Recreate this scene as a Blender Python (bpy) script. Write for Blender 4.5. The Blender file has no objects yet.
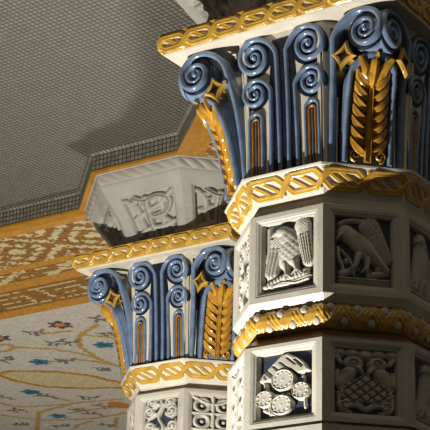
import bpy, math, random
import numpy as np
random.seed(4); rng=np.random.default_rng(7)
PI=math.pi; T=math.tan(PI/8); S=math.sqrt(.5)
ZO=4.1                                    # height of the upper drum's foot above the floor
FAR=(-2.57,2.4854)                        # farther column, one bay along the colonnade
ZS=2.007; ZC=2.15                         # beam soffit and coffer, above the drum's foot
C=bpy.context.scene.collection

# ------------------------------------------------------------------ materials
def mat(name,col,rough=.5,coat=0.,var=.0,vscale=12.,bump=0.,bscale=30.,spec=.5):
    m=bpy.data.materials.new(name); m.use_nodes=True; nt=m.node_tree; N=nt.nodes; b=N['Principled BSDF']
    b.inputs['Base Color'].default_value=(*col,1); b.inputs['Roughness'].default_value=rough
    b.inputs['Coat Weight'].default_value=coat; b.inputs['Coat Roughness'].default_value=.08
    b.inputs['Specular IOR Level'].default_value=spec
    tc=N.new('ShaderNodeTexCoord')
    if var:
        n=N.new('ShaderNodeTexNoise'); n.inputs['Scale'].default_value=vscale; n.inputs['Detail'].default_value=5
        r=N.new('ShaderNodeValToRGB'); e=r.color_ramp.elements
        e[0].position=.3; e[1].position=.7
        e[0].color=(*[c*(1-var) for c in col],1); e[1].color=(*[min(1,c*(1+var*.6)) for c in col],1)
        nt.links.new(tc.outputs['Object'],n.inputs['Vector']); nt.links.new(n.outputs['Fac'],r.inputs['Fac'])
        nt.links.new(r.outputs['Color'],b.inputs['Base Color'])
    if bump:
        n=N.new('ShaderNodeTexNoise'); n.inputs['Scale'].default_value=bscale; n.inputs['Detail'].default_value=3
        bp=N.new('ShaderNodeBump'); bp.inputs['Strength'].default_value=bump; bp.inputs['Distance'].default_value=.01
        nt.links.new(tc.outputs['Object'],n.inputs['Vector']); nt.links.new(n.outputs['Fac'],bp.inputs['Height'])
        nt.links.new(bp.outputs['Normal'],b.inputs['Normal'])
    return m
def tile_mat(name,col,grout,size,rough=.5,var=.25,axes='xy',mortar=.09):
    """square mosaic tesserae with dark joints; per-tile tone from a white-noise cell"""
    m=bpy.data.materials.new(name); m.use_nodes=True; nt=m.node_tree; N=nt.nodes; Lk=nt.links.new; b=N['Principled BSDF']
    b.inputs['Roughness'].default_value=rough
    uv=N.new('ShaderNodeUVMap'); uv.uv_map='uv'
    sc=N.new('ShaderNodeVectorMath'); sc.operation='SCALE'; sc.inputs['Scale'].default_value=1/size
    wob=N.new('ShaderNodeTexNoise'); wob.inputs['Scale'].default_value=7
    wm=N.new('ShaderNodeVectorMath'); wm.operation='MULTIPLY_ADD'; wm.inputs[1].default_value=(.012,.012,0)
    Lk(uv.outputs['UV'],wob.inputs['Vector']); Lk(wob.outputs['Color'],wm.inputs[0]); Lk(uv.outputs['UV'],wm.inputs[2])
    Lk(wm.outputs[0],sc.inputs[0])
    fr=N.new('ShaderNodeVectorMath'); fr.operation='FRACTION'; Lk(sc.outputs[0],fr.inputs[0])
    fl=N.new('ShaderNodeVectorMath'); fl.operation='FLOOR'; Lk(sc.outputs[0],fl.inputs[0])
    sx=N.new('ShaderNodeSeparateXYZ'); Lk(fr.outputs[0],sx.inputs[0])
    def joint(o):
        a=N.new('ShaderNodeMath'); a.operation='SUBTRACT'; a.inputs[1].default_value=.5; Lk(o,a.inputs[0])
        c=N.new('ShaderNodeMath'); c.operation='ABSOLUTE'; Lk(a.outputs[0],c.inputs[0]); return c.outputs[0]
    mx=N.new('ShaderNodeMath'); mx.operation='MAXIMUM'; Lk(joint(sx.outputs['X']),mx.inputs[0]); Lk(joint(sx.outputs['Y']),mx.inputs[1])
    gt=N.new('ShaderNodeMath'); gt.operation='GREATER_THAN'; gt.inputs[1].default_value=.5-mortar; Lk(mx.outputs[0],gt.inputs[0])
    wn=N.new('ShaderNodeTexWhiteNoise'); wn.noise_dimensions='2D'; Lk(fl.outputs[0],wn.inputs['Vector'])
    ra=N.new('ShaderNodeValToRGB'); ra.color_ramp.elements[0].color=(*[c*(1-var) for c in col],1); ra.color_ramp.elements[1].color=(*[c*(1+var) for c in col],1)
    Lk(wn.outputs['Value'],ra.inputs['Fac'])
    mi=N.new('ShaderNodeMix'); mi.data_type='RGBA'; Lk(gt.outputs[0],mi.inputs['Factor']); Lk(ra.outputs['Color'],mi.inputs['A']); mi.inputs['B'].default_value=(*grout,1)
    Lk(mi.outputs['Result'],b.inputs['Base Color'])
    return m
def attr_mat(name,rough=.5,grout=(.05,.045,.04),k=.16):
    m=bpy.data.materials.new(name); m.use_nodes=True; nt=m.node_tree; N=nt.nodes; Lk=nt.links.new; b=N['Principled BSDF']
    b.inputs['Roughness'].default_value=rough
    a=N.new('ShaderNodeAttribute'); a.attribute_name='tessera'; Lk(a.outputs['Color'],b.inputs['Base Color'])
    return m
M={}
M['white']=mat('cream_glaze',(.60,.555,.46),.35,.25,.12,9,.10,40)
M['stone']=mat('grey_stone',(.47,.445,.38),.55,0,.12,8,.12,60)
M['impost']=mat('pale_plaster',(.30,.287,.25),.6,0,.10,7,.1,50)
M['gold']=mat('ochre_glaze',(.52,.305,.045),.22,.45,.28,14,.15,45)
M['leaf']=mat('fern_glaze',(.48,.245,.03),.2,.5,.35,22,.15,45)
M['amber']=mat('amber_glaze',(.40,.17,.02),.22,.5,.3,18,.15,45)
M['blue']=mat('light_blue_glaze',(.150,.215,.335),.2,.5,.25,16,.12,35)
M['navy']=mat('navy_glaze',(.010,.014,.028),.25,.15,.3,20,.1,35)
M['umber']=mat('umber_glaze',(.10,.055,.02),.35,.2,.3,20)
M['cobalt_shade']=mat('blue_shade_ground',(.028,.038,.068),.5,.1,.4,16)  # part blue glaze, part painted shade of the sunk stone ground
M['dark']=mat('brown_groove',(.12,.095,.06),.6,0,.4,20)  # dark brown groove tone, not assigned to any mesh
M['boss']=mat('pale_boss',(.48,.455,.40),.35,.2,.15,30)
M['coffer']=tile_mat('grey_mosaic',(.130,.122,.100),(.018,.015,.011),.036,.55,.13,mortar=.13)
M['vault']=tile_mat('pale_mosaic',(.40,.37,.32),(.10,.09,.075),.026,.5,.14,mortar=.10)
M['drop']=tile_mat('grey_drop_mosaic',(.145,.138,.105),(.02,.017,.012),.0345,.5,.22,mortar=.10)
M['trim']=mat('ochre_border',(.34,.155,.012),.35,.2,.2,10)
M['mosaic']=attr_mat('coloured_mosaic',.5)
M['floor']=mat('stone_floor',(.13,.115,.095),.6,0,.15,1.5)

# ------------------------------------------------------------------ mesh helpers
class MB:
    """collects vertices and faces of ONE mesh object"""
    def __init__(s): s.v=[]; s.f=[]; s.m=[]; s.n=0
    def add(s,v,f,m=0):
        v=np.asarray(v,float).reshape(-1,3); s.v.append(v)
        for q in f: s.f.append([int(i)+s.n for i in q])
        if np.isscalar(m): s.m+= [m]*len(f)
        else: s.m+=list(m)
        s.n+=len(v)
    def build(s,name,mats,parent=None,smooth=True,label=None,rot=0,angle=40):
        me=bpy.data.meshes.new(name); V=np.concatenate(s.v)
        me.from_pydata(V.tolist(),[],s.f); me.validate()
        if not isinstance(mats,(list,tuple)): mats=[mats]
        for q in mats: me.materials.append(M[q])
        if len(me.polygons)==len(s.m): me.polygons.foreach_set('material_index',np.array(s.m,np.int32))
        import bmesh
        bm=bmesh.new(); bm.from_mesh(me); bmesh.ops.recalc_face_normals(bm,faces=bm.faces); bm.to_mesh(me); bm.free()
        if smooth:
            me.polygons.foreach_set('use_smooth',np.ones(len(me.polygons),bool))
            me.set_sharp_from_angle(angle=math.radians(angle))
        me.update()
        return link(name,me,parent,rot,label)
def link(name,me,parent=None,rot=0,label=None):
    o=bpy.data.objects.new(name,me); C.objects.link(o)
    if parent: o.parent=parent
    o.rotation_euler=(0,0,rot)
    if label: o['label']=label
    return o
def oct_ring(r,z):
    return [(r/math.cos(PI/8)*math.cos(PI/8+k*PI/4),r/math.cos(PI/8)*math.sin(PI/8+k*PI/4),z) for k in range(8)]
def oct_lathe(mb,prof,m=0,cap=True):
    """closed octagonal solid, profile (r,z) from bottom to top"""
    v=[]; f=[]
    for r,z in prof: v+=oct_ring(r,z)
    n=len(prof)
    for i in range(n-1):
        for k in range(8): f.append([i*8+k,i*8+(k+1)%8,(i+1)*8+(k+1)%8,(i+1)*8+k])
    if cap: f.append(list(range(8))[::-1]); f.append([(n-1)*8+k for k in range(8)])
    mb.add(v,f,m)
def grid(mb,P,mat_idx=None,mats=None):
    """P: (nv,nu,3) surface grid"""
    nv,nu=P.shape[:2]
    i=np.arange(nv*nu).reshape(nv,nu)
    q=np.stack([i[:-1,:-1],i[:-1,1:],i[1:,1:],i[1:,:-1]],-1).reshape(-1,4)
    mb.add(P.reshape(-1,3),q.tolist(),0 if mat_idx is None else mat_idx.reshape(-1).tolist())
def cellmax(mask):  # vertex mask -> cell mask by majority
    a=mask.astype(float); return ((a[:-1,:-1]+a[1:,:-1]+a[:-1,1:]+a[1:,1:])/4)>.5
def prof_at(t,prof):
    """profile [(z,r)..] sampled by arc length t in 0..1 -> z, r, normal (nr,nz)"""
    p=np.array(prof,float); d=np.hypot(*np.diff(p,axis=0).T); c=np.concatenate([[0],np.cumsum(d)]); c/=c[-1]
    z=np.interp(t,c,p[:,0]); r=np.interp(t,c,p[:,1])
    e=1e-3; dz=np.interp(t+e,c,p[:,0])-np.interp(t-e,c,p[:,0]); dr=np.interp(t+e,c,p[:,1])-np.interp(t-e,c,p[:,1])
    L=np.hypot(dz,dr)+1e-12
    sg=np.sign(dz.mean())
    return z,r,sg*dz/L,-sg*dr/L
def face_relief(mb,prof,H,matmask,square=False,rot=0.):
    """one face of an octagon (or square) carved with the height map H (nv,nu); front faces -Y, turned by rot"""
    nv,nu=H.shape; t=np.linspace(0,1,nv); u=np.linspace(-1,1,nu)
    z,r,nr,nz=prof_at(t,prof)
    R=r[:,None]+H*nr[:,None]; Z=z[:,None]+H*nz[:,None]
    X=u[None,:]*R*(1 if square else T)
    P=np.stack([X,-R,Z],-1)
    c,s=math.cos(rot),math.sin(rot)
    P=np.stack([P[...,0]*c-P[...,1]*s,P[...,0]*s+P[...,1]*c,P[...,2]],-1)
    grid(mb,P,matmask)
def sweep(mb,path,nrm,width,height,sec='round',m=0,sink=.006,cap=True):
    """raised strip along path lying on a surface with normals nrm; width/height scalars or arrays"""
    p=np.asarray(path,float); n=len(p); nr=np.asarray(nrm,float)
    if nr.ndim==1: nr=np.tile(nr,(n,1))
    tg=np.gradient(p,axis=0); tg/=np.linalg.norm(tg,axis=1)[:,None]+1e-12
    nr=nr-tg*(nr*tg).sum(1)[:,None]; nr/=np.linalg.norm(nr,axis=1)[:,None]+1e-12
    sd=np.cross(tg,nr)
    w=np.broadcast_to(width,(n,)); h=np.broadcast_to(height,(n,))
    if sec=='round': a=np.cos(np.linspace(PI,0,9)); b=np.sqrt(np.clip(1-a*a,0,1))**.8
    elif sec=='ridge': a=np.array([-1,-.85,-.4,0,.4,.85,1]); b=np.array([0,.45,.62,1,.62,.45,0])
    else: a=np.array([-1,-.95,-.8,0,.8,.95,1]); b=np.array([0,.75,1,.9,1,.75,0])
    a=np.concatenate([[a[0]],a,[a[-1]]]); off=np.concatenate([[-1],np.zeros(len(b)),[-1]]); b=np.concatenate([[0],b,[0]])
    P=p[:,None,:]+sd[:,None,:]*(a[None,:,None]*w[:,None,None]/2)+nr[:,None,:]*((b[None,:]*h[:,None]+off[None,:]*sink)[...,None])
    k=len(a); i=np.arange(n*k).reshape(n,k)
    f=np.stack([i[:-1,:-1],i[1:,:-1],i[1:,1:],i[:-1,1:]],-1).reshape(-1,4).tolist()
    f+=[[i[j,-1],i[j,0],i[j+1,0],i[j+1,-1]] for j in range(n-1)]
    if cap: f.append(list(i[0])); f.append(list(i[-1][::-1]))
    mb.add(P.reshape(-1,3),f,m)
def dome(mb,c,nrm,r,h,m=0,seg=16,rings=5,sink=.006):
    n=np.array(nrm,float); n/=np.linalg.norm(n); t=np.cross(n,(0,0,1)); 
    if np.linalg.norm(t)<1e-6: t=np.array((1,0,0.))
    t/=np.linalg.norm(t); b=np.cross(n,t); c=np.array(c,float); v=[]
    for j in range(rings+1):
        a=j/rings*PI/2; rr=r*math.cos(a) if j else r
        for k in range(seg):
            g=2*PI*k/seg; v.append(c+(t*math.cos(g)+b*math.sin(g))*rr+n*h*math.sin(a))
    base=[c+(t*math.cos(2*PI*k/seg)+b*math.sin(2*PI*k/seg))*r-n*sink for k in range(seg)]
    v=base+v; f=[list(range(seg))]
    for j in range(rings+1):
        for k in range(seg): f.append([j*seg+k,j*seg+(k+1)%seg,(j+1)*seg+(k+1)%seg,(j+1)*seg+k])
    mb.add(v,f,m)
def plate(mb,poly,fn,th=.004,back=.02,m=0):
    """outline poly [(s,z)] laid on surface fn(s,z)->(point,normal), with thickness"""
    v=[];n=len(poly)
    for s,z in poly:
        P,N=fn(s,z); v.append(np.array(P)-np.array(N)*back)
    for s,z in poly:
        P,N=fn(s,z); v.append(np.array(P)+np.array(N)*th)
    f=[list(range(n))[::-1],[n+i for i in range(n)]]+[[i,(i+1)%n,n+(i+1)%n,n+i] for i in range(n)]
    mb.add(v,f,m)
def spiral_pts(c,R0,R1,th0,turns,sgn,n=70,r_in=.010,ease=.5):
    """flat spiral (s,z) from radius R0, quickly settling to R1, closing to r_in; sgn=+1 turns counter-clockwise"""
    q=np.linspace(0,turns*2*PI,n)
    r=(R1-r_in)*(1-q/q[-1])+r_in+(R0-R1)*np.exp(-q/ease)
    a=th0+sgn*q
    return np.stack([c[0]+r*np.cos(a),c[1]+r*np.sin(a)],-1)
def smooth_path(pts,n):
    p=np.array(pts,float)
    for _ in range(3):
        q=[p[0]]
        for a,b in zip(p[:-1],p[1:]): q+= [a*.75+b*.25,a*.25+b*.75]
        q.append(p[-1]); p=np.array(q)
    d=np.concatenate([[0],np.cumsum(np.linalg.norm(np.diff(p,axis=0),axis=1))])
    g=np.linspace(0,d[-1],n)
    return np.stack([np.interp(g,d,p[:,i]) for i in range(p.shape[1])],-1)

# ------------------------------------------------------------------ carved relief drawing
def in_poly(x,y,pts):
    ins=np.zeros(x.shape,bool)
    for i in range(len(pts)):
        (x1,y1),(x2,y2)=pts[i],pts[(i+1)%len(pts)]
        if y1!=y2: ins^=((y1>y)!=(y2>y))&(x<(x2-x1)*(y-y1)/(y2-y1)+x1)
    return ins

class Rel:
    """height field drawn with soft-edged shapes; X,Y are drawing coordinates, y down"""
    def __init__(s,X,Y): s.X=X; s.Y=Y; s.H=np.zeros_like(X)
    def put(s,h): s.H=np.maximum(s.H,h)
    def seg(s,x1,y1,x2,y2):
        dx,dy=x2-x1,y2-y1; L=dx*dx+dy*dy+1e-9
        t=np.clip(((s.X-x1)*dx+(s.Y-y1)*dy)/L,0,1)
        return np.hypot(s.X-x1-t*dx,s.Y-y1-t*dy),t
    def cap(s,x1,y1,x2,y2,r1,r2,h=1.,flat=.6,rib=0,ribs=5):
        d,t=s.seg(x1,y1,x2,y2); r=r1+(r2-r1)*t
        q=np.clip(1-(d/r)**2,0,1)**flat*h
        if rib: q=q*(1-rib*(.5+.5*np.cos(t*ribs*2*PI)))
        s.put(q)
    def ell(s,x,y,rx,ry,ang=0,h=1.,flat=.6,scale=0,pitch=16):
        c,n=math.cos(math.radians(ang)),math.sin(math.radians(ang))
        a=(s.X-x)*c+(s.Y-y)*n; b=-(s.X-x)*n+(s.Y-y)*c
        q=np.clip(1-(a/rx)**2-(b/ry)**2,0,1)**flat*h
        if scale: q=q*(1-scale*(.5-.5*np.abs(np.sin((s.X+s.Y)*PI/pitch)*np.sin((s.X-s.Y)*PI/pitch)))*1.4)
        s.put(q)
    def fan(s,x1,y1,x2,y2,r1,r2,h=1.,n=5,dep=.45):
        """wing: capsule scored with n long feather grooves"""
        dx,dy=x2-x1,y2-y1; L=math.hypot(dx,dy)
        d,t=s.seg(x1,y1,x2,y2); r=r1+(r2-r1)*t
        side=((s.X-x1)*dy-(s.Y-y1)*dx)/L/r
        q=np.clip(1-(d/r)**4,0,1)**.5*h
        fe=np.abs(np.sin((side+1)*n*PI/2))**.5
        q=q*(1-dep*(1-fe)*np.clip(t*6-1.2,0,1))
        q=np.where(t<.28,q*(1-.3*(.5+.5*np.cos((s.X*.8+s.Y)*.5))),q)
        s.put(q)
    def line(s,pts,w,h=1.,flat=.5,closed=False):
        p=list(pts)+([pts[0]] if closed else [])
        d=np.full_like(s.X,1e9)
        for a,b in zip(p[:-1],p[1:]): d=np.minimum(d,s.seg(*a,*b)[0])
        s.put(np.clip(1-(d/w)**2,0,1)**flat*h)
    def curve(s,pts,w,h=1.,flat=.5,n=40): s.line([tuple(q) for q in smooth_path(pts,n)],w,h,flat)
    def cut(s,pts,w,dep,within=None):
        d=np.full_like(s.X,1e9)
        for a,b in zip(pts[:-1],pts[1:]): d=np.minimum(d,s.seg(*a,*b)[0])
        k=dep*np.clip(1-(d/w)**2,0,1)
        if within is not None: k=k*in_poly(s.X,s.Y,within)
        s.H=s.H-k
        s.H=np.maximum(s.H,0)
    def poly(s,pts,h=1.,bev=5.):
        ins=np.zeros_like(s.X,bool); d=np.full_like(s.X,1e9); n=len(pts)
        for i in range(n):
            (x1,y1),(x2,y2)=pts[i],pts[(i+1)%n]
            d=np.minimum(d,s.seg(x1,y1,x2,y2)[0])
            if y1!=y2: ins^=((y1>s.Y)!=(y2>s.Y))&(s.X<(x2-x1)*(s.Y-y1)/(y2-y1)+x1)
        s.put(np.where(ins,np.clip(d/bev,0,1)**.6*h,0))
def scroll(R,x,y,r,turns,sgn,a0,w,h):
    p=spiral_pts((x,y),r,r,a0,turns,sgn,40,2); R.line([tuple(q) for q in p],w,h)

def rel_eagle(R):       # drawing box x 85..315, y 75..375 (deskewed)
    R.poly([(95,85),(118,80),(112,365),(98,360)],.25,6)
    R.fan(262,100,288,268,36,26,.85,6); R.ell(258,102,38,30,-20,.9,.5,.3,14)
    R.fan(150,150,122,290,34,30,.75,4,.6)
    R.ell(203,205,54,86,14,1.0,.55,.16,30); R.ell(196,150,44,46,0,.95,.5,.12,30)
    R.ell(172,118,33,28,-15,1.05,.5); R.cap(150,120,128,136,15,5,.95); R.cap(130,134,132,150,6,3,.9)
    R.ell(160,112,6,6,0,1.12); R.curve([(150,150),(128,160),(112,190),(104,240)],8,.6)
    R.cap(186,262,196,312,19,9,.9); R.cap(226,258,238,296,19,9,.9)
    for x,y in ((196,318),(240,302)):
        for a in (-26,-8,10,26): R.cap(x,y-8,x+a*.8,y+14,7,4,.95)
    R.cap(110,345,180,320,17,19,.75,.5,.2,5); R.cap(180,330,280,322,18,15,.75,.5,.2,6)
    R.cap(120,352,200,352,14,12,.7); R.cap(200,350,296,332,13,8,.65); R.ell(104,352,20,16,0,.8); R.ell(270,306,24,14,-10,.6)
    R.curve([(130,362),(180,340),(230,358),(290,345)],5,.75)
def rel_stoop(R):       # box 65..290, 65..335
    R.poly([(78,300),(282,300),(282,330),(78,330)],.55,6); R.cut([(78,312),(282,312)],4,.4); R.cut([(78,322),(282,322)],3,.3)
    R.fan(204,100,266,222,42,26,.85,6); R.ell(200,100,38,30,30,.9,.5,.3,14)
    R.cap(110,130,190,190,34,40,.95,.55); R.cap(180,180,268,268,36,12,.9,.55)
    R.fan(150,150,262,270,26,10,1.05,5)
    R.ell(112,128,32,26,20,1.0,.5); R.cap(92,138,72,158,13,4,.95); R.ell(106,122,6,6,0,1.1)
    R.curve([(84,95),(120,76),(180,78),(230,88)],9,.55); R.curve([(78,190),(80,230),(100,270),(90,295)],7,.6)
    R.cap(160,212,146,256,15,8,.85); R.cap(196,226,190,262,15,8,.85)
    for x,y in ((142,262),(188,268)):
        for a in (-18,0,18): R.cap(x,y-6,x+a,y+12,6,4,.85)
    R.curve([(90,200),(130,240),(140,290)],6,.6); R.cap(92,290,140,270,13,10,.6,.5,.2,4); R.cap(200,288,270,276,13,10,.6,.5,.2,4)
    R.ell(110,240,12,12,0,.6); R.ell(236,262,12,10,0,.6)
def rel_discs(R):       # box 70..310, 55..360
    R.poly([(74,182),(96,142),(176,64),(204,58),(262,96),(300,150),(250,168),(216,140),(170,140),(150,186)],.75,6)
    for i in range(5):
        x=112+i*30; y=132-i*16
        R.cut([(x,y),(x+34,y+34)],5,.55)
    R.cut([(236,96),(286,150)],7,.6); R.cut([(110,140),(150,178)],6,.5)
    R.poly([(76,186),(104,150),(120,186)],.9,5); R.poly([(250,166),(276,112),(306,160)],.85,6)
    R.line([(100,190),(120,300),(130,350)],7,.6); R.line([(270,180),(280,330)],7,.55)
    for x,y,r in ((186,188,54),(106,268,42),(180,306,50),(262,250,42)):
        d=np.hypot(R.X-x,R.Y-y); R.put(np.clip((r-d)/6,0,1)**.5*(.86+.14*(d>r*.82)))
        n=int(r/4.6)
        for k in range(n):
            a=2*PI*k/n; R.cap(x+.66*r*math.cos(a),y+.66*r*math.sin(a),x+.66*r*math.cos(a),y+.66*r*math.sin(a)+.1,6,6,1.08)
        R.ell(x,y,r*.3,r*.3,0,.95)
    for k in range(3): R.ell(156+k*24,256,9,9,0,.7)
    R.line([(100,320),(150,352)],9,.6)
def rel_twins(R):       # box 65..285, 45..345
    for k in range(5): R.ell(80+k*48,62,28,20,0,.65)
    for sx in (-1,1):
        f=lambda x: 175+sx*(x-175)
        R.ell(f(132),108,38,32,0,.9,.5); d=np.hypot(R.X-f(132),R.Y-108); R.H=np.where(d<17,R.H*.45,R.H); R.ell(f(132),108,10,9,0,.8)
        R.cap(f(150),130,f(168),160,14,4,.85)
        R.cap(f(120),150,f(92),200,26,30,.85,.5); R.fan(f(110),160,f(80),214,26,14,.95,4)
        R.cap(f(82),200,f(110),250,18,10,.7); R.curve([(f(75),150),(f(72),200),(f(90),250)],9,.7)
        scroll(R,f(104),306,24,1.6,sx,PI/2,7,.8); R.curve([(f(104),284),(f(140),290),(f(172),318)],9,.75)
        R.cap(f(74),84,f(86),110,12,8,.7); R.curve([(f(80),262),(f(78),330),(f(120),336)],8,.6)
        R.curve([(f(76),250),(f(100),270),(f(140),276)],9,.6)
    R.ell(175,72,26,22,0,.95)
    net=[(175,150),(256,222),(240,292),(110,292),(94,222)]; R.poly(net,.8,6)
    for k in range(-6,7):
        R.cut([(175+k*42-21-160,226-160),(175+k*42-21+160,226+160)],4.5,.55,net); R.cut([(175+k*42-21-160,226+160),(175+k*42-21+160,226-160)],4.5,.55,net)
    R.curve([(100,310),(140,300),(175,330),(210,300),(250,310)],9,.7)
def rel_vine(R,seed=0):  # box 60..290, 50..350
    r=random.Random(seed)
    R.curve([(175,345),(150,280),(205,220),(150,150),(190,90),(175,55)],11,.8)
    for i,(x,y) in enumerate([(110,300),(240,290),(112,210),(250,215),(105,120),(245,125),(120,65),(230,70)]):
        s=1 if x<175 else -1
        scroll(R,x,y,34,1.7,s,PI/2,9,.8); R.ell(x,y,10,10,0,.95)
        R.cap(x+s*34,y+10,x-s*10,y+44,14,5,.7); R.cap(x-s*30,y-10,x-s*22,y-40,12,4,.65)
def rel_rings(R):       # interlaced rings
    for y in (105,195,285):
        for x in (118,232):
            d=np.hypot(R.X-x,(R.Y-y)); R.put(np.clip(1-((d-36)/13)**2,0,1)**.5*.85)
            R.ell(x,y,11,11,0,.7)
    R.curve([(75,60),(175,110),(275,60)],10,.95); R.curve([(75,150),(175,150),(275,150)],10,.95); R.curve([(75,240),(175,240),(275,240)],10,.95)
    R.curve([(175,60),(175,340)],12,.95); R.curve([(75,330),(175,300),(275,330)],10,.9)
def rel_figure(R):      # upright winged figure
    R.fan(175,110,120,300,34,24,.7,5); R.fan(185,110,250,290,34,22,.75,5)
    R.ell(180,190,40,90,0,1.,.55,.2,18); R.ell(168,90,30,30,0,1.05,.5); R.cap(150,95,128,110,12,4,.9)
    R.cap(165,270,160,325,16,8,.9); R.cap(198,270,206,325,16,8,.9)
    scroll(R,110,310,26,1.5,1,PI/2,8,.8); scroll(R,245,310,26,1.5,-1,PI/2,8,.8); R.cap(90,335,270,335,10,10,.7)
def rel_knot(R,flip=1):  # interlaced strap letters for the imposts; box 60..290, 60..340
    f=lambda x: 175+flip*(x-175)
    for pts,h in (([(70,90),(110,140),(100,230),(150,330)],.8),([(100,70),(150,110),(215,80),(275,120),(250,190),(180,200)],.95),
                  ([(180,200),(250,230),(285,320)],.85),([(160,90),(150,200),(165,335)],1.0),([(80,200),(150,170),(230,140),(285,80)],.85),
                  ([(75,300),(130,260),(220,270),(275,250)],.9),([(220,90),(230,200),(205,320)],.8)):
        R.curve([(f(x),y) for x,y in pts],18,h,.4); 
    for pts in ([(160,90),(150,200),(165,335)],[(100,70),(150,110),(215,80),(275,120),(250,190),(180,200)]):
        R.cut([tuple(q) for q in smooth_path([(f(x),y) for x,y in pts],40)],3.5,.35)
    scroll(R,f(110),110,24,1.2,1,0,9,.8); scroll(R,f(245),290,22,1.2,-1,0,9,.8)

def carved_face(prof,rel,box,ul,t0,t1,rot,name,parent,label,nu=110,nv=130,depth=.036,mats=('stone','cobalt_shade'),deep=.02,shrink=0.,tl=None):
    """whole face of a drum: flat border, stepped frame, sunk ground with the carving"""
    p=np.array(prof,float); Lz=np.hypot(*np.diff(p,axis=0).T).sum()
    u=np.linspace(-1,1,nu)[None,:]*np.ones((nv,1)); t=np.linspace(0,1,nv)[:,None]*np.ones((1,nu))
    hw=np.interp(t,[0,1],[p[0,1],p[-1,1]])*T
    ulv=ul if tl is None else tl[0]+(tl[1]-tl[0])*(t-t0)/(t1-t0)
    e=np.maximum((np.abs(u)-ulv)*hw,np.maximum(t0-t,t-t1)*Lz)
    H=np.interp(e,[-.004,.0,.010,.012,.018,.021],[-.016,-.012,-.009,-.003,-.0035,0])
    x0,x1,y0,y1=box
    R=Rel(x0+(u/ulv+1)/2*(x1-x0),y1-(t-t0)/(t1-t0)*(y1-y0)); rel(R)
    ins=e<-.002
    H=np.where(ins,-depth+np.clip(R.H,0,1.15)*depth*.92,H)
    mm=cellmax(ins&(R.H<deep)).astype(int)  # sunk ground takes the dark blue, recess shade painted in
    mb=MB(); face_relief(mb,prof,H,mm)
    return mb.build(name,mats,parent,label=label,rot=rot,angle=60)

# ------------------------------------------------------------------ interlaced straps
def strap_dist(X,Y,pts):
    d=np.full_like(X,1e9); tt=np.zeros_like(X); n=len(pts)-1
    for i,(a,b) in enumerate(zip(pts[:-1],pts[1:])):
        dx,dy=b[0]-a[0],b[1]-a[1]; t=np.clip(((X-a[0])*dx+(Y-a[1])*dy)/(dx*dx+dy*dy+1e-12),0,1)
        q=np.hypot(X-a[0]-t*dx,Y-a[1]-t*dy); m=q<d; d=np.where(m,q,d); tt=np.where(m,a[0]+t*dx,tt)
    return d,tt
def braid(nu,nv,halfw,halfh,n,w,inner=True):
    """height 0..1 of a braid with n loops along width 2*halfw; returns H"""
    X=np.linspace(-halfw,halfw,nu)[None,:]*np.ones((nv,1)); Y=np.linspace(-halfh,halfh,nv)[:,None]*np.ones((1,nu))
    P=2*halfw/n; A=halfh-w*1.02; H=np.zeros_like(X)
    def put(pts,lv,w=w):
        d,x=strap_dist(X,Y,pts); q=np.clip((w-d)/(.38*w),0,1); q=q*q*(3-2*q)
        h=q*lv((x+halfw)/P); h=h-.10*np.clip(1-np.abs(d-.0)/(.3*w),0,1)*q
        nonlocal H; H=np.maximum(H,h)
    xs=np.linspace(-halfw-.02,halfw+.02,n*16+1)
    for sg in (1,-1):
        ys=sg*A*np.clip(1.75*np.sin(PI*(xs+halfw)/P),-1,1)
        put(list(zip(xs,ys)),lambda q,sg=sg:.80+.2*sg*np.cos(PI*q))
    if inner:
        for k in range(n):
            c=-halfw+(k+.5)*P
            for o in ((0,) if inner==1. else (-.15,.15)):
                put([(c-(.36-abs(o)*.6)*P+o*P,A*.95),(c-.12*P+o*P,A*.42),(c+.12*P+o*P,-A*.42),(c+(.36-abs(o)*.6)*P+o*P,-A*.95)],lambda q:.72+0*q,w*inner)
    return H

# ------------------------------------------------------------------ column pieces
DIRS={'C':-PI/2,'L':-PI/4,'A':0.,'D':PI/4,'B':PI/2}      # turn about z of the faces towards the hall, from the -Y face
BELL=[(.640,.512),(.80,.518),(1.05,.535),(1.25,.555),(1.37,.575),(1.398,.58)]
def bell_r(z): return np.interp(z,[q[0] for q in BELL],[q[1] for q in BELL])
def on_bell(s,z,out=0.): return (s,-(bell_r(z)+out),z),(0,-1,.08)
TONGUE=[(.66,.545),(.73,.556),(.868,.585),(.977,.617),(1.085,.665),(1.14,.712),(1.18,.760)]
def tongue_r(z): return np.interp(z,[q[0] for q in TONGUE],[q[1] for q in TONGUE])
def on_tongue(s,z,out=0.):
    z=min(z,1.2); sl=(tongue_r(z+.01)-tongue_r(z-.01))/.02; return (s,-(tongue_r(z)+out),z),(0,-1,sl)
def path_on(fn,pts,out=0.):
    a=[fn(s,z,out) for s,z in pts]; return np.array([q[0] for q in a]),np.array([q[1] for q in a])

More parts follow.
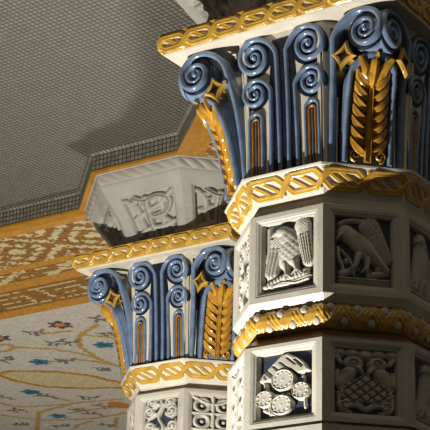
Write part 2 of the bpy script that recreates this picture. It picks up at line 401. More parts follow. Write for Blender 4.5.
def make_panel_parts(cap):
    """children of the capital for one flat face, built facing -Y; returns [(object)]"""
    out=[]
    # dark glazed ground under the scrolls and flutes
    g=MB()
    def disc(c,r,n=28): return [(c[0]+r*math.cos(2*PI*k/n),c[1]+r*math.sin(2*PI*k/n)) for k in range(n)]
    for sx in (-1,1):
        plate(g,disc((sx*.160,1.290),.104),on_bell,.003); plate(g,disc((sx*.165,1.098),.084),on_bell,.003)
        ar=[(sx*.165+.050*math.cos(a),.955+.050*math.sin(a)) for a in np.linspace(0,PI,12)]
        plate(g,[(sx*.165+.050,.655)]+ar+[(sx*.165-.050,.655)],on_bell,.002)
    plate(g,[(-.098,.655),(.098,.655),(.086,.95),(.084,1.05),(.075,1.20),(.05,1.36),(-.05,1.36),(-.075,1.20),(-.084,1.05),(-.086,.95)],on_bell,.0025)
    out.append(g.build('panel_ground','navy',cap))
    for sx in (-1,1):
        # upper scroll: flute rising from the foot and curling outwards
        sp=spiral_pts((-.160,1.290),.130,.100,0.0,2.5,1,90,.013,.6)
        st=smooth_path([(-.026,.655),(-.028,.95),(-.029,1.16),(-.029,1.26),tuple(sp[0])],30)
        pts=np.concatenate([st[:-1],sp]); pts[:,0]*=-sx
        P,N=path_on(on_bell,pts,.002); n=len(pts)
        w=np.interp(np.arange(n),[0,30,50,n-1],[.024,.027,.030,.014]); m=MB()
        sweep(m,P,N,w,np.interp(np.arange(n),[0,40,n-1],[.014,.022,.016]))
        c,nn=on_bell(sx*.160,1.290); dome(m,c,nn,.014,.026); out.append(m.build('volute','blue',cap))
        # lower scroll
        sp=spiral_pts((-.165,1.098),.094,.078,0.0,2.3,1,80,.010,.55)
        st=smooth_path([(-.078,.655),(-.075,.90),(-.073,1.02),tuple(sp[0])],24)
        pts=np.concatenate([st[:-1],sp]); pts[:,0]*=-sx
        P,N=path_on(on_bell,pts,.002); n=len(pts)
        w=np.interp(np.arange(n),[0,26,40,n-1],[.023,.025,.026,.011]); m=MB()
        sweep(m,P,N,w,np.interp(np.arange(n),[0,40,n-1],[.014,.020,.014]))
        c,nn=on_bell(sx*.165,1.098); dome(m,c,nn,.012,.022); out.append(m.build('volute','blue',cap))
        # round-headed reed below it
        def arch(hw,zc,zb,n=14): return [(sx*.165-hw,zb)]+[(sx*.165-hw*math.cos(a),zc+hw*math.sin(a)) for a in np.linspace(0,PI,n)]+[(sx*.165+hw,zb)]
        def dense(p): return smooth_path([p[0],(p[0][0],(p[0][1]+p[1][1])/2)]+p[1:-1]+[(p[-1][0],(p[-1][1]+p[-2][1])/2),p[-1]],60)
        m=MB(); P,N=path_on(on_bell,dense(arch(.038,.955,.655)),.001); sweep(m,P,N,.022,.016); out.append(m.build('arch_moulding','blue',cap))
        m=MB(); P,N=path_on(on_bell,dense(arch(.0185,.945,.655)),.001); sweep(m,P,N,.014,.013); out.append(m.build('arch_inlay','amber',cap,label='golden brown inner arch'))
        m=MB(); P,N=path_on(on_bell,smooth_path([(sx*.165,.655),(sx*.165,.8),(sx*.165,.945)],12),.001); sweep(m,P,N,.010,.012); out.append(m.build('reed','blue',cap))
    # white upright fillets at the panel's edges
    for sx in (-1,1):
        m=MB(); P,N=path_on(on_bell,[(sx*np.interp(z,[.65,1.36],[.200,.222]),z) for z in np.linspace(.65,1.36,12)],0); sweep(m,P,N,.020,.012,'flat'); out.append(m.build('fillet','white',cap))
    return out

def make_corner_parts(cap):
    """children of the capital for one diagonal face, built facing -Y: horned volutes, tongue and leaf"""
    out=[]
    g=MB()
    plate(g,[(-.176,.655),(.176,.655),(.180,1.1),(.19,1.36),(-.19,1.36),(-.180,1.1)],on_bell,.003)
    out.append(g.build('panel_ground','navy',cap))
    ca=math.cos(PI/4)
    def rotp(v,a): c,s=math.cos(a),math.sin(a); v=np.asarray(v,float); return np.stack([v[...,0]*c-v[...,1]*s,v[...,0]*s+v[...,1]*c,v[...,2]],-1)
    for sx in (-1,1):
        # spiral lies in the plane of the neighbouring flat face: built there (facing -Y), then turned 45 deg
        ang=sx*PI/4
        cx,cz,dd=(-sx*.503,1.268,.590)                   # in that neighbour's frame the corner is on the far side
        ax=np.array((0,-1,0.))
        m=MB(); v=[];f=[];n=40
        for (yy,rr) in ((-.46,.060),(-.50,.098),(-dd+.010,.104),(-dd,.098),(-dd+.004,.0)):
            for k in range(n): v.append((cx+rr*math.cos(2*PI*k/n),yy,cz+rr*math.sin(2*PI*k/n)))
        for j in range(4):
            for k in range(n): f.append([j*n+k,j*n+(k+1)%n,(j+1)*n+(k+1)%n,(j+1)*n+k])
        f.append(list(range(n)))
        mats=[0]*(2*n)+[1]*(2*n)+[0]
        m.add(rotp(np.array(v),ang),f,mats)
        # stem climbing the face edge, then over the top into the spiral
        sp=spiral_pts((0,0),.185,.096,PI,2.5,-1,100,.013,1.15)      # local: starts on the left, runs clockwise
        S3=np.stack([cx-sx*sp[:,0],np.full(len(sp),-dd-.001),cz+sp[:,1]],-1)
        S3=rotp(S3,ang)
        st=np.array([(sx*.170,-.522,.655),(sx*.170,-.540,.85),(sx*.174,-.572,1.05),(sx*.185,-.610,1.17),tuple(S3[0])])
        st=smooth_path(st,36)
        P=np.concatenate([st[:-1],S3]); n2=len(P)
        na=rotp(np.array([[0,-1,0.]]),ang)[0]; nd=np.array((0,-1,.12))
        k=np.clip((np.arange(n2)-18)/22,0,1)[:,None]; N=nd*(1-k)+na*k
        w=np.interp(np.arange(n2),[0,30,45,n2-1],[.030,.033,.034,.014])
        sweep(m,P,N,w,np.interp(np.arange(n2),[0,36,60,n2-1],[.016,.020,.028,.020]),sink=.03)
        c=rotp(np.array([[cx,-dd,cz]]),ang)[0]; dome(m,c,na,.017,.03)
        out.append(m.build('corner_volute',['blue','navy'],cap))
        # four-pointed star under the volute
        m=MB(); sc=(-sx*.378,1.158); rings=[]
        def star(R,q,y,n=8):
            pts=[]
            tips=[(0,R*1.15),(R,0),(0,-R*1.15),(-R,0)]
            for a,b in zip(tips,tips[1:]+tips[:1]):
                for t in np.linspace(0,1,n,endpoint=False):
                    mx,mz=(a[0]+b[0])/2*q,(a[1]+b[1])/2*q
                    x=(1-t)**2*a[0]+2*t*(1-t)*mx+t*t*b[0]; z=(1-t)**2*a[1]+2*t*(1-t)*mz+t*t*b[1]
                    c_,s_=math.cos(sx*.25),math.sin(sx*.25)
                    pts.append((sc[0]+x*c_-z*s_,y,sc[1]+x*s_+z*c_))
            return pts
        for R_,q,y in ((.020,.5,-.50),(.024,.5,-.576),(.070,.62,-.586),(.072,.62,-.592),(.058,.62,-.606),(.040,.5,-.603),(.030,.5,-.588)): rings.append(star(R_,q,y))
        v=sum(rings,[]); n3=len(rings[0]); f=[]
        for j in range(6):
            for k3 in range(n3): f.append([j*n3+k3,j*n3+(k3+1)%n3,(j+1)*n3+(k3+1)%n3,(j+1)*n3+k3])
        f.append([6*n3+k3 for k3 in range(n3)]); f.append(list(range(n3)))
        mm=[0]*(5*n3)+[1]*n3+[1,0]
        m.add(rotp(np.array(v),ang),f,mm); out.append(m.build('star_ornament',['gold','umber'],cap,label='ochre four-pointed star'))
        # white reveal stripe between stem and tongue
        m=MB(); P,N=path_on(on_bell,[(sx*.146,z) for z in np.linspace(.655,1.0,10)],.002); sweep(m,P,N,.010,.012,'flat'); out.append(m.build('fillet','white',cap))
    for sx in (-1,1):
        m=MB(); P,N=path_on(on_bell,[(sx*np.interp(z,[.65,1.36],[.200,.222]),z) for z in np.linspace(.65,1.30,12)],0); sweep(m,P,N,.018,.010,'flat'); out.append(m.build('fillet','white',cap))
    # tongue
    hw=.128; zc=1.044
    arc=[(hw*math.cos(a),zc+hw*math.sin(a)) for a in np.linspace(0,PI,16)]
    zs=np.linspace(.655,zc,10)[:-1]
    outline=[(hw,z) for z in zs]+arc+[(-hw,z) for z in zs[::-1]]
    m=MB(); rows=np.linspace(.655,zc+hw,26); nu=15; fr=[];bk=[]
    for z in rows:
        h=hw if z<zc else math.sqrt(max(1e-6,hw*hw-(z-zc)**2))
        fr.append([(h*u,-(tongue_r(z)+.012*(1-u*u)-.012),z) for u in np.linspace(-1,1,nu)])
        bk.append([(h*u,-(min(tongue_r(z)-.045,bell_r(z)+.09*max(0,(z-.8)/.4))),z) for u in np.linspace(-1,1,nu)])
    F=np.array(fr);B=np.array(bk); ring=np.concatenate([F,B[:,::-1]],1); k=ring.shape[1]; nr=len(rows)
    i=np.arange(nr*k).reshape(nr,k); f=[]
    for j in range(nr-1):
        for q in range(k): f.append([i[j,q],i[j,(q+1)%k],i[j+1,(q+1)%k],i[j+1,q]])
    f.append(list(i[0])); f.append(list(i[-1]))
    m.add(ring.reshape(-1,3),f); out.append(m.build('tongue','blue',cap,angle=50))
    m=MB(); pts=smooth_path([(-.113,.655),(-.113,.85),(-.113,.99)]+[(.113*-math.cos(a),1.044+.112*math.sin(a)) for a in np.linspace(0,PI,14)]+[(.113,.99),(.113,.85),(.113,.655)],90)
    P,N=path_on(on_tongue,pts,-.002); sweep(m,P,N,.028,.024); out.append(m.build('rim','blue',cap))
    # body of the horn: bridges the rims of its two spirals
    m=MB(); g=[]; ax_=.503; ay_=.580; Rr=.100
    for th in np.linspace(-1.62,1.55,22):
        ea,eo=min(ay_,ax_+Rr*math.cos(th)),1.268+Rr*math.sin(th)
        A_=np.array((ea,-ay_)); B_=np.array((ay_,-ea)); row=[]
        for q in np.linspace(0,1,7):
            p=A_*(1-q)+B_*q; n_=np.array((S,-S)); p=p-n_*(.016*math.sin(PI*q))
            row.append((p[0]*S+p[1]*S,p[1]*S-p[0]*S,eo))
        row.append((.0,-.62,1.268+Rr*math.sin(th)*.75))
        g.append(row)
    G=np.array(g); k=G.shape[1]; i=np.arange(len(G)*k).reshape(len(G),k); f=[]
    for j in range(len(G)-1):
        for q in range(k): f.append([i[j,q],i[j,(q+1)%k],i[j+1,(q+1)%k],i[j+1,q]])
    f.append(list(i[0])); f.append(list(i[-1])); m.add(G.reshape(-1,3),f); out.append(m.build('horn','blue',cap))
    # fern-like leaf
    m=MB()
    for s0,w in ((0,.034),(-.013,.010),(.013,.010)):
        P,N=path_on(on_tongue,smooth_path([(s0,.66),(s0,.85),(s0*.8,.98),(s0*.3,1.06)],30),.004); sweep(m,P,N,np.linspace(w,w*.5,30),np.linspace(.020,.014,30)+(.004 if s0 else 0))
    def leaflet(b,c,t,w,h,lift):
        p=np.array([b,c,t],float); tt=np.linspace(0,1,12)[:,None]
        q=(1-tt)**2*p[0]+2*tt*(1-tt)*p[1]+tt*tt*p[2]
        P,N=path_on(on_tongue,q,.003); ff=np.linspace(0,1,12); P=P+np.array((0,-1,.3))*(lift*ff**2)[:,None]
        sweep(m,P,N,w*np.sin(PI*np.clip(ff*.86+.12,0,1))**.8+.002,h*np.sin(PI*np.clip(ff*.8+.16,0,1))+.003,'ridge',sink=.012)
    for k in range(7):
        z0=.700+.053*k; rr=.093-.002*k
        for sx in (-1,1): leaflet((sx*.010,z0),(sx*.060,z0+.018),(sx*rr,z0+.075),.046,.028,.012)
    for sx in (-1,1): leaflet((sx*.008,1.040),(sx*.035,1.075),(sx*.082,1.130),.050,.034,.035)
    leaflet((0,1.02),(0,1.08),(0,1.150),.056,.042,.04)
    for sx in (-1,1):
        sp=spiral_pts((sx*.062,.690),.030,.028,-PI/2,1.4,sx,30,.006,.5); P,N=path_on(on_tongue,sp,.002); sweep(m,P,N,.013,.016)
    out.append(m.build('leaf',['leaf'],cap,label='ochre fern leaf with paired leaflets'))
    return out

def necking(root):
    mb=MB(); prof=[(.500,.464),(.508,.470),(.640,.5455),(.6475,.5473)]
    nu,nv=150,56
    H=np.zeros((nv,nu)); b=braid(nu,43,.21,.064,2,.0195,.66); r0=9
    H[r0:r0+43]=b*.014
    lip=np.zeros(nv); lip[-5:]=.006; H=np.maximum(H,lip[:,None])
    ms=np.zeros((nv,nu),bool); ms[r0:r0+43]=b>.25
    mm=cellmax(ms).astype(int)
    for k in range(8): face_relief(mb,prof,H,mm,rot=k*PI/4)
    core=MB(); 
    oct_lathe(mb,[(.40,.47),(.455,.47),(.464,.500),(.464,.505),(.5453,.6400),(.5470,.6470),(.510,.652),(.40,.652)],0)
    return mb.build('necking_band',['white','gold'],root,angle=60)
def abacus(root):
    mb=MB(); prof=[(1.391,.660),(1.402,.668),(1.500,.684),(1.5075,.686)]
    nu,nv=420,44; b=braid(nu,36,.67,.056,8,.0195,1.)
    H=np.zeros((nv,nu)); H[5:41]=b*.016
    ms=np.ones((nv,nu),bool); ms[:4]=False; ms[5:41]=(b>.05)|(np.abs(np.linspace(-1,1,36))[:,None]>.62)
    mm=cellmax(ms).astype(int)
    for k in range(4): face_relief(mb,prof,H,mm,square=True,rot=k*PI/2)
    # solid block with the cream soffit
    lv=[(.50,1.394),(.60,1.393),(.650,1.391),(.660,1.392),(.667,1.400),(.683,1.500),(.685,1.507),(.52,1.512)]
    v=[]; f=[]
    for r,z in lv: v+=[(-r,-r,z),(r,-r,z),(r,r,z),(-r,r,z)]
    for i in range(len(lv)-1):
        for k in range(4): f.append([i*4+k,i*4+(k+1)%4,(i+1)*4+(k+1)%4,(i+1)*4+k])
    f.append([3,2,1,0]); n=len(lv)-1; f.append([n*4+k for k in range(4)])
    mb.add(v,f,0)
    return mb.build('abacus',['white','gold'],root,angle=50)
def roundel_band(root):
    mb=MB(); prof=[(-.160,.455),(-.150,.468),(-.125,.487),(-.095,.494),(-.068,.489),(-.050,.475),(-.043,.462)]
    nu,nv=150,44; X=np.linspace(-.2,.2,nu)[None,:]*np.ones((nv,1)); Y=np.linspace(-.062,.062,nv)[:,None]*np.ones((1,nu))
    n=3; P=.4/n; xs=np.linspace(-.23,.23,4*n*8+1); q=(xs+.2)/P
    tri=lambda q: 2*np.abs(2*((q+.25)%1)-1)-1          # top boss at q=.25+k, strap passes below it
    pts=list(zip(xs,-.042*(1-4*np.abs((q+.25)%1-.5))))
    d,_=strap_dist(X,Y,pts); w=.027
    H=np.where(d<w,.5+.5*np.abs(np.cos(d/w*PI*1.5)),.05)
    H=H*.0065*np.clip((.062-np.abs(Y))/.008,0,1)
    for k in range(8): face_relief(mb,prof,H,np.zeros((nv-1,nu-1),int),rot=k*PI/4)
    oct_lathe(mb,[(.40,-.165),(.452,-.162),(.466,-.150),(.485,-.125),(.492,-.095),(.487,-.068),(.473,-.050),(.455,-.040),(.40,-.040)],0)
    band=mb.build('roundel_band','gold',root,angle=60)
    for a in ('C','L','A','D','B'):
        for i in range(2*n):
            qx=-.2+P*(i*.5+.25); y=.036*(1 if i%2==0 else -1)
            z=-.100+y*.92; r=np.interp(z,[q[0] for q in prof],[q[1] for q in prof])
            m=MB(); nz=.0 + (z+.095)*9
            dome(m,(qx*r/.494,-(r+.004),z),(0,-1,nz),0.0205,.007,seg=14,rings=4,sink=.01)
            m.build('roundel','boss',band,rot=DIRS[a],label='pale round boss')
    return band

def drum_core(root,name,zlo,zhi,r,extra=None):
    m=MB(); oct_lathe(m,[(.40,zlo-.005),(r-.055,zlo),(r-.055,zhi),(.40,zhi+.005)],0)
    return m.build(name,'stone',root,smooth=False)

def impost_r(z): return float(np.interp(z,[1.50,1.70,1.90,2.01],[.575,.675,.825,.870]))

# ------------------------------------------------------------------ the columns
def make_column(name,label,loc,designs):
    root=bpy.data.objects.new(name,None); C.objects.link(root); root.location=(*loc,0)
    root['label']=label; root['category']='column'; root['group']='glazed columns of the colonnade'
    return root
def lift(o): o.location.z=ZO; return o
UP=[(.0,.5),(.45,.5)]; LO=[(-.626,.519),(-.226,.519)]
IMP=[(1.505,impost_r(1.505)),(1.70,impost_r(1.70)),(1.90,impost_r(1.90))]
BX={'eagle':(85,315,72,378),'stoop':(62,292,62,335),'discs':(68,312,52,362),'twins':(62,288,42,345),'vine':(60,290,45,350),'rings':(65,285,55,345),'figure':(75,285,50,350),'knot':(60,290,60,340)}
FN={'eagle':rel_eagle,'stoop':rel_stoop,'discs':rel_discs,'twins':rel_twins,'vine':rel_vine,'rings':rel_rings,'figure':rel_figure,'knot':rel_knot}
TXT={'eagle':'panel carved with a standing eagle, wings open','stoop':'panel carved with a bird stooping to the left','discs':'panel carved with four studded discs under a striped gable',
     'twins':'panel carved with two facing birds above a diamond net','vine':'panel carved with leafy scrolls','rings':'panel carved with interlaced rings','figure':'panel carved with an upright winged bird','knot':'panel carved with interlaced straps'}
def drum(root,name,prof,designs,hi):
    z0,z1=prof[0][0],prof[1][0]; r=prof[0][1]
    core=lift(drum_core(root,name,z0-.002,z1+.002,r))
    for a,d in designs.items():
        n=1. if hi else .75
        carved_face(prof,FN[d],BX[d],.74,.115,.90,DIRS[a],'carved_panel',core,TXT[d],int(120*n),int(140*n))
    m=MB(); 
    for k in range(8):
        if k*PI/4 in [ (DIRS[a])%(2*PI) for a in designs]: continue
        H=np.zeros((2,2)); face_relief(m,prof,H,np.zeros((1,1),int),rot=k*PI/4)
    if m.n: m.build('plain_face','stone',core,smooth=False)
    return core

def build_column(root,up,lo,imp):
    # floor to lower drum: plain shaft
    m=MB(); oct_lathe(m,[(.72,-ZO),(.72,-ZO+.22),(.62,-ZO+.34),(.56,-ZO+.40),(.52,-ZO+.46),(.519,-.640),(.40,-.635)],0)
    lift(m.build('shaft','stone',root,smooth=False))
    drum(root,'lower_drum',LO,lo,True)
    m=MB(); oct_lathe(m,[(.40,-.232),(.519,-.226),(.515,-.215),(.475,-.185),(.452,-.162),(.40,-.16)],0); lift(m.build('shoulder','umber',root,smooth=False))
    lift(roundel_band(root))
    m=MB(); oct_lathe(m,[(.40,-.044),(.462,-.040),(.472,-.035),(.498,-.003),(.500,.0),(.40,.004)],0); lift(m.build('ledge','white',root,smooth=False))
    drum(root,'upper_drum',UP,up,True)
    m=MB(); oct_lathe(m,[(.40,.446),(.500,.450),(.490,.458),(.455,.470),(.40,.472)],0); lift(m.build('shoulder','stone',root,smooth=False))
    lift(necking(root))
    m=MB(); oct_lathe(m,[(.40,.648)]+[(r,z) for z,r in BELL]+[(.40,1.400)],0); cap=lift(m.build('capital','white',root,smooth=False))
    fl=make_panel_parts(cap); co=make_corner_parts(cap)
    for o in fl: o.rotation_euler.z=DIRS['A']
    for o in co: o.rotation_euler.z=DIRS['D']
    for src,faces in ((fl,('C','B')),(co,('L',))):
        for a in faces:
            for o in src:
                c=o.copy(); C.objects.link(c); c.parent=cap; c.rotation_euler=(0,0,DIRS[a])
    for o in co:                                            # the two remaining horns carry only volutes
        if o.name.startswith('corner_volute'):
            for a in (3*PI/4,-3*PI/4):
                c=o.copy(); C.objects.link(c); c.parent=cap; c.rotation_euler=(0,0,a)
    lift(abacus(root))
    # impost block flaring up to the beam soffit
    m=MB(); oct_lathe(m,[(.30,1.508)]+[(impost_r(z)-.05,z) for z in (1.508,1.70,1.90)]+[(impost_r(1.90),1.90),(impost_r(1.90)+.008,1.912),(.862,1.995),(.872,2.000),(.872,2.0065),(.3,2.0065)],0)
    ib=lift(m.build('impost','impost',root,smooth=False))
    m=MB(); nu,nv=110,16; u=np.linspace(0,1,nu)[None,:]; t=np.linspace(0,1,nv)[:,None]
    H=.011*np.abs(np.sin(PI*(u*7+t*.9)))**.6*np.sin(PI*t)**.5
    for k in range(8): face_relief(m,[(1.925,impost_r(1.90)+.012),(1.995,.862)],H,np.zeros((nv-1,nu-1),int),rot=k*PI/4)
    m.build('rope_moulding','impost',ib,angle=70)
    for a in ('C','L','A','D','B'):
        carved_face(IMP,FN['knot'],BX['knot'],.7,.06,.80,DIRS[a],'carved_panel',ib,TXT['knot'],120,110,.058,('impost','cobalt_shade'),tl=(.70,.72))
near=make_column('glazed_column','nearer, larger glazed column on the right with the carved eagle panel',(0,0),None)
build_column(near,{'C':'vine','L':'vine','A':'eagle','D':'stoop','B':'figure'},{'C':'vine','L':'rings','A':'discs','D':'twins','B':'figure'},None)
# the farther column: copies of every piece, with its own carved drum below the necking
far=make_column('glazed_column','farther, smaller glazed column on the left, partly hidden behind the nearer one',FAR,None)
for ch in list(near.children):
    if ch.name.startswith('upper_drum'): continue
    c=ch.copy(); C.objects.link(c); c.parent=far
    for g in list(ch.children):
        d=g.copy(); C.objects.link(d); d.parent=c
drum(far,'upper_drum',UP,{'C':'vine','L':'vine','A':'vine','D':'rings','B':'vine'},True)

# ------------------------------------------------------------------ ceiling
fx,fy=FAR; R0=.9075
E0=-9.
pts=[(E0,fy-R0*T),(fx-R0,fy-R0*T),(fx-R0*T,fy-R0),(fx+R0*T,fy-R0),(-R0,R0*T),(-R0,-R0*T),(-R0*T,-R0),(-R0*T,-8.5)]
def structure(o): o['kind']='structure'; return o
def add_uv(o,uvs):
    uv=o.data.uv_layers.new(name='uv')
    for l in o.data.loops: uv.data[l.index].uv=uvs[l.vertex_index]
# coffer: the recessed grey mosaic field
poly=pts+[(E0,-8.5)]; n=len(poly)
m=MB(); m.add([(x,y,ZC+ZO) for x,y in poly]+[(x,y,ZC+ZO+.15) for x,y in poly],[list(range(n)),list(range(n,2*n))]+[[i,(i+1)%n,n+(i+1)%n,n+i] for i in range(n)])
o=structure(m.build('ceiling','coffer',None,smooth=False)); add_uv(o,[(v.co.x,v.co.y) for v in o.data.vertices])
# vertical drop of the coffer, a chamfered tile course at its top
def offset(ps,d):
    """shift the open polyline outwards (away from the coffer) by d"""
    q=[]
    P=[np.array(p) for p in ps]
    for i in range(len(P)):
        ns=[]
        for a,b in ((i-1,i),(i,i+1)):
            if a<0 or b>=len(P): continue
            t=P[b]-P[a]; t/=np.linalg.norm(t); ns.append(np.array((-t[1],t[0])))
        if len(ns)==1: q.append(P[i]+ns[0]*d)
        else:
            bn=ns[0]+ns[1]; bn/=np.linalg.norm(bn); q.append(P[i]+bn*d/(bn@ns[0]))
    return q
m=MB(); uvs=[]
o0=offset(pts,-.016); o1=offset(pts,0.); o2=offset(pts,.03)
run=0.
for i in range(len(pts)-1):
    L=float(np.linalg.norm(o1[i+1]-o1[i]))
    rows=[(o0,ZC),(o1,ZC-.014),(o1,ZS),(o2,ZS),(o2,ZC)]; v=[]
    acc=0.
    for rr,z in rows:
        for j in (i,i+1):
            v.append((rr[j][0],rr[j][1],z+ZO))
        uvs+= [(run,acc),(run+L,acc)]
        acc+= (.021 if z==ZC and rr is o0 else .129 if rr is o1 and z!=ZS else .03)
    f=[[0,1,3,2],[2,3,5,4],[4,5,7,6],[6,7,9,8],[8,9,1,0]]
    m.add(v,f); run+=L
o=structure(m.build('trim_1','drop',None,smooth=False)); add_uv(o,uvs)
# ochre border strip along the arris
m=MB(); a=offset(pts,-.004); b=offset(pts,.088)
for i in range(len(pts)-1):
    v=[(*a[i],ZS-.006+ZO),(*a[i+1],ZS-.006+ZO),(*b[i+1],ZS-.006+ZO),(*b[i],ZS-.006+ZO)]
    v+=[(x,y,ZS+.012+ZO) for x,y,z in v]
    m.add(v,[[0,1,2,3],[7,6,5,4],[0,1,5,4],[1,2,6,5],[2,3,7,6],[3,0,4,7]])
structure(m.build('trim_2','trim',None,smooth=False))

# mosaic of the beams and of the vault beyond: one quad per tessera, colours laid tile by tile
TS=.026
VINES=[
[(-4.07, 2.257), (-3.995, 2.259), (-3.853, 2.244), (-3.726, 2.213), (-3.629, 2.307), (-3.464, 2.439), (-3.445, 2.508), (-3.338, 2.667), (-3.313, 2.841), (-3.28, 3.249)] ,
[(-3.251, 1.988), (-2.951, 2.047)] ,
[(-2.597, 2.01), (-2.775, 2.11), (-2.921, 2.174), (-3.042, 2.292), (-3.196, 2.511), (-3.241, 2.682), (-3.288, 2.92), (-3.321, 3.123), (-3.28, 3.249)] ,
[(-2.921, 2.174), (-2.866, 2.28), (-2.759, 2.362), (-2.716, 2.476)] ,
[(-3.775, 2.787), (-3.681, 2.798), (-3.506, 2.831), (-3.397, 2.957), (-3.269, 3.235)] ,
[(-5.317, 3.776), (-5.295, 3.916), (-5.228, 4.022), (-5.098, 4.064), (-4.916, 4.124), (-4.668, 4.18), (-4.479, 4.186), (-4.039, 4.283)] ,
[(-5.674, 4.186), (-5.525, 4.422), (-5.404, 4.593), (-5.223, 4.691), (-4.856, 4.816), (-4.542, 4.8), (-4.379, 4.787)] ,
[(-5.197, 4.291), (-5.506, 4.644), (-5.833, 5.011)] ,
[(-5.226, 4.326), (-4.935, 4.232), (-4.696, 4.214)] ,
[(-4.72, 3.719), (-4.645, 3.879), (-4.586, 4.079)] ,
[(-4.93, 4.487), (-4.712, 4.479), (-4.324, 4.516)] ,
[(-5.312, 5.071), (-5.191, 4.974), (-4.931, 4.901)] ,
[(-4.816, 5.176), (-4.596, 4.926)] ,
[(-3.834, 2.075), (-3.735, 2.092), (-3.783, 2.22)] ,
[(-4.548, 2.863), (-4.364, 2.836), (-4.171, 2.961), (-4.031, 3.051), (-3.94, 3.115), (-3.844, 3.254), (-3.743, 3.397), (-3.699, 3.614), (-3.634, 3.766)] ,
[(-4.574, 2.893), (-4.564, 3.162), (-4.499, 3.351), (-4.414, 3.516), (-4.242, 3.652), (-4.081, 3.768), (-3.871, 3.838), (-3.754, 3.925)] ,
]
def seg_d(x,y,pts):
    d=np.full(x.shape,1e9)
    for (ax,ay),(bx,by) in zip(pts[:-1],pts[1:]):
        dx,dy=bx-ax,by-ay; t=np.clip(((x-ax)*dx+(y-ay)*dy)/(dx*dx+dy*dy+1e-9),0,1); d=np.minimum(d,np.hypot(x-ax-t*dx,y-ay-t*dy))
    return d
OCH=np.array((.20,.088,.011)); CRM=np.array((.40,.34,.18)); PLN=np.array((.36,.165,.016)); BRN=np.array((.085,.035,.012))
def band_colour(s,o,rnd):
    """ochre beam bands: s along the beam, o across from the column axis"""
    col=np.tile(OCH,(len(s),1)); i=np.floor(s/TS).astype(int); j=np.floor((o+.212)/TS).astype(int)
    col*= (.72+.5*rnd)[:,None]
    # first field: crossing zigzags of cream tiles with stepped lozenges
    f1=(o>-.18)&(o<.39)
    jc=np.floor((o+.18)/TS).astype(int)-11
    ring=(np.abs(i%30-15)*.75+np.abs(jc)).astype(int)
    z=f1&(ring%6<2.5)&~((ring%12>6)&(np.abs(jc)%3==0))
    z&=(rnd>.15)
    f2=(o>.49)&(o<.70); c=np.abs((i+2*j)%22-11)
    z|=f2&((c<3)|((j%4==0)&(i%9<5)))&(rnd>.15)
    f3=(o>.85)&(o<1.29); jj=np.floor((o-.85)/TS).astype(int); ii=i%24
    fret=((jj==2)&(ii<20))|((jj==14)&(ii>3))|((ii==2)&(jj>2)&(jj<12))|((ii==3)&(jj>2)&(jj<12))|((jj==6)&(ii>7)&(ii<18))|((jj==10)&(ii>5)&(ii<15))|((ii==17)&(jj>5)&(jj<15))|((ii==18)&(jj>5)&(jj<15))
    z|=f3&fret&(rnd>.12)
    col[z]=CRM*(.75+.5*rnd[z])[:,None]
    dk=(f1|f3)&(rnd>.985); col[dk]=BRN
    pl=~(f1|f2|f3); col[pl]=PLN*(.8+.35*rnd[pl])[:,None]
    return col
WHT=np.array((.40,.37,.32)); VIN=np.array((.32,.20,.05)); GRY=np.array((.115,.108,.088)); TEA=np.array((.02,.11,.17)); NVY=np.array((.025,.035,.09)); ORG=np.array((.36,.15,.012)); LEN=np.array((.40,.35,.20)); PUR=np.array((.055,.035,.06))
TWIGS=[
(-3.275, 1.9), (-3.317, 2.289), (-3.624, 2.789), (-4.131, 2.505), (-2.498, 1.876), (-2.679, 2.274), (-3.211, 2.311), (-3.481, 3.2), (-4.309, 4.039), (-4.414, 4.418), (-4.731, 4.646), (-5.375, 4.093), (-4.699, 3.778), (-5.782, 4.655), (-5.404, 4.913), (-5.155, 3.623), (-4.907, 5.127), (-4.748, 4.384)
]
FLOWERS=[(-3.88, 2.728), (-2.955, 2.57), (-4.714, 3.581), (-5.125, 4.535)]; PURPLE=[(-2.912, 1.853), (-3.687, 1.891)]; ORANGE=(-4.223, 4.472)
def vine_colour(s,o,rnd):
    col=WHT*(.86+.28*rnd)[:,None]
    for p in VINES[:-2]: col[seg_d(s,o,p)<.026]=VIN
    lens=VINES[-2]+VINES[-1][::-1]; q=in_poly(s,o,lens); col[q]=LEN*(.85+.3*rnd[q])[:,None]
    for p in VINES[-2:]: q=seg_d(s,o,p)<.034; col[q]=ORG*(.7+.5*rnd[q])[:,None]
    rr=random.Random(3)
    vx,vy=.78,.58                                       # twigs spread across the line of sight of the hall axis
    for tx,ty in TWIGS:
        L=rr.uniform(.075,.115); a=rr.uniform(-.5,.5); dx,dy=math.cos(.65+a),math.sin(.65+a); ox,oy=-dy,dx
        st=[[(tx-dx*L,ty-dy*L),(tx+dx*L,ty+dy*L)]]
        for k in (-.6,.1,.7):
            sg=rr.choice((-1,1)); st.append([(tx+dx*L*k,ty+dy*L*k),(tx+dx*L*(k+.4)+ox*sg*.10,ty+dy*L*(k+.4)+oy*sg*.10)])
        for p in st: col[seg_d(s,o,p)<.019]=GRY
    for tx,ty in FLOWERS:
        d=np.hypot(s-tx,o-ty); a=np.arctan2(o-ty,s-tx); R=.098+.018*np.cos(5*a)
        q=d<R; col[q]=TEA*(.8+.5*rnd[q])[:,None]; q=d<.03; col[q]=NVY
    for tx,ty in PURPLE:
        d=np.hypot(s-tx,o-ty); a=np.arctan2(o-ty,s-tx); q=d<.105+.025*np.cos(6*a); col[q]=PUR; q=d<.052; col[q]=ORG*1.1
    q=np.hypot((s-ORANGE[0]),(o-ORANGE[1])*.7)<.11; col[q]=ORG
    return col
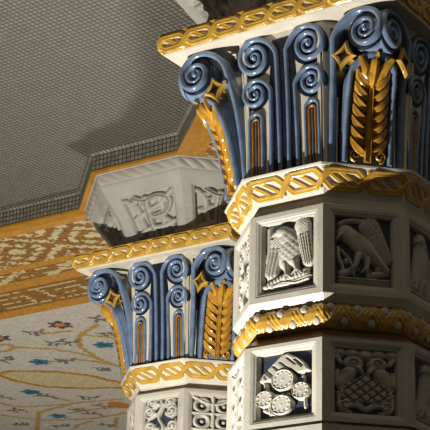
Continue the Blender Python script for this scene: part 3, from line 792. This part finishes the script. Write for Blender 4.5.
def tessera_sheet(name,axis_t,axis_o,s0,s1,o0,o1,keep,colour):
    ns=int((s1-s0)/TS); no=int((o1-o0)/TS)
    i,j=np.meshgrid(np.arange(ns),np.arange(no)); i=i.ravel(); j=j.ravel()
    sa=s0+i*TS+(j%2)*TS*.5; oa=o0+j*TS
    sc=sa+TS/2; oc=oa+TS/2; k=keep(sc,oc); sa,oa,sc,oc=sa[k],oa[k],sc[k],oc[k]
    rnd=np.random.default_rng(11).random(len(sa))
    col=colour(sc,oc,rnd)
    g=.0
    cs=np.stack([np.stack([sa+g,oa+g],-1),np.stack([sa+TS-g,oa+g],-1),np.stack([sa+TS-g,oa+TS-g],-1),np.stack([sa+g,oa+TS-g],-1)],1)
    at=np.array(axis_t);ao=np.array(axis_o)
    xy=np.array(FAR)+cs[...,0:1]*at+cs[...,1:2]*ao
    V=np.concatenate([xy,np.full(xy.shape[:2]+(1,),ZS+ZO)],-1).reshape(-1,3)
    n=len(sa); me=bpy.data.meshes.new(name)
    me.vertices.add(4*n); me.vertices.foreach_set('co',V.ravel())
    me.loops.add(4*n); idx=np.arange(4*n).reshape(n,4)
    idx=idx[:,::-1]
    me.loops.foreach_set('vertex_index',idx.ravel().astype(np.int32))
    me.polygons.add(n); me.polygons.foreach_set('loop_start',(np.arange(n)*4).astype(np.int32))
    me.update(calc_edges=True); me.validate()
    at_=me.attributes.new('tessera','FLOAT_COLOR','FACE')
    at_.data.foreach_set('color',np.concatenate([col,np.ones((n,1))],1).astype(np.float32).ravel())
    me.materials.append(M['mosaic'])
    o=bpy.data.objects.new(name,me); C.objects.link(o)
    return structure(o)
bis=np.array((.383,.924))                                  # mitre of the two beams at the farther column
def left_of(s,o,at,ao):
    x=s*at[0]+o*ao[0]; y=s*at[1]+o*ao[1]; return x*bis[1]-y*bis[0]<0
AC,OC=(1,0),(0,1); AD,OD=(S,-S),(S,S)
OB=-.29+67*TS
tessera_sheet('trim_3',AC,OC,-6.3,1.2,-.29,OB,lambda s,o: left_of(s,o,AC,OC),band_colour)
tessera_sheet('trim_4',AD,OD,-.7,3.9,-.29,OB,lambda s,o: ~left_of(s,o,AD,OD),band_colour)
tessera_sheet('ceiling_mosaic',AC,OC,-6.6,.7,OB-TS*.0,6.4,lambda s,o: left_of(s,o,AC,OC),vine_colour)

# plain pale mosaic where the vault runs on beyond the vines
poly=[tuple(p) for p in offset(pts,.10)]+[(7.,-8.5),(7.,11.),(E0,11.)]; n=len(poly)
m=MB(); m.add([(x,y,ZS+.02+ZO) for x,y in poly]+[(x,y,ZS+.30+ZO) for x,y in poly],[list(range(n)),list(range(n,2*n))]+[[i,(i+1)%n,n+(i+1)%n,n+i] for i in range(n)])
o=structure(m.build('ceiling_vault','vault',None,smooth=False)); add_uv(o,[(v.co.x,v.co.y) for v in o.data.vertices])

# floor under the colonnade
m=MB(); m.add([(-13,-11,-.1),(9,-11,-.1),(9,11,-.1),(-13,11,-.1),(-13,-11,0),(9,-11,0),(9,11,0),(-13,11,0)],[[3,2,1,0],[4,5,6,7],[0,1,5,4],[1,2,6,5],[2,3,7,6],[3,0,4,7]])
structure(m.build('floor','floor',None,smooth=False))

# ------------------------------------------------------------------ light
def spot(name,loc,target,power,angle,radius,col,blend=.5):
    l=bpy.data.lights.new(name,'SPOT'); l.energy=power; l.spot_size=math.radians(angle); l.spot_blend=blend; l.shadow_soft_size=radius; l.color=col
    o=bpy.data.objects.new(name,l); C.objects.link(o); o.location=loc
    from mathutils import Vector
    d=Vector(target)-Vector(loc); o.rotation_euler=d.to_track_quat('-Z','Y').to_euler(); return o
nd=np.array((S,-S)); nl=np.array((-S,-S))
k=nd*.10+nl*3.2
spot('floor_uplight',(k[0],k[1],.45),(-1.6,1.3,ZO+1.0),2400,110,.05,(1.,.95,.86))
spot('vine_uplight',(FAR[0]-2.7,FAR[1]+2.7,.3),(FAR[0]-1.2,FAR[1]+.6,ZO+2.),700,150,.16,(1.,.93,.80))  # unseen second floor uplight beyond the beam, inferred from the capital's ceiling shadow
w=bpy.data.worlds.new('hall'); bpy.context.scene.world=w; w.use_nodes=True
w.node_tree.nodes['Background'].inputs['Color'].default_value=(1.,.84,.62,1); w.node_tree.nodes['Background'].inputs['Strength'].default_value=.085

# ------------------------------------------------------------------ camera
cam=bpy.data.cameras.new('camera'); co=bpy.data.objects.new('camera',cam); C.objects.link(co)
from mathutils import Matrix
yaw,pitch,roll=-.6062,.365,.0267
cy,sy,cp,sp,cr,sr=math.cos(yaw),math.sin(yaw),math.cos(pitch),math.sin(pitch),math.cos(roll),math.sin(roll)
fw=np.array((sy*cp,cy*cp,sp)); rt=np.array((cy,-sy,0)); up=np.cross(rt,fw); r2=rt*cr+up*sr; u2=-rt*sr+up*cr
co.matrix_world=Matrix(((r2[0],u2[0],-fw[0],4.0406),(r2[1],u2[1],-fw[1],-6.9405),(r2[2],u2[2],-fw[2],-2.4833+ZO),(0,0,0,1)))
cam.sensor_width=36; cam.lens=1664.71*36/430; cam.clip_end=100
sc=bpy.context.scene; sc.camera=co
sc.view_settings.view_transform='Standard'; sc.view_settings.look='None'; sc.view_settings.gamma=1; sc.view_settings.exposure=0
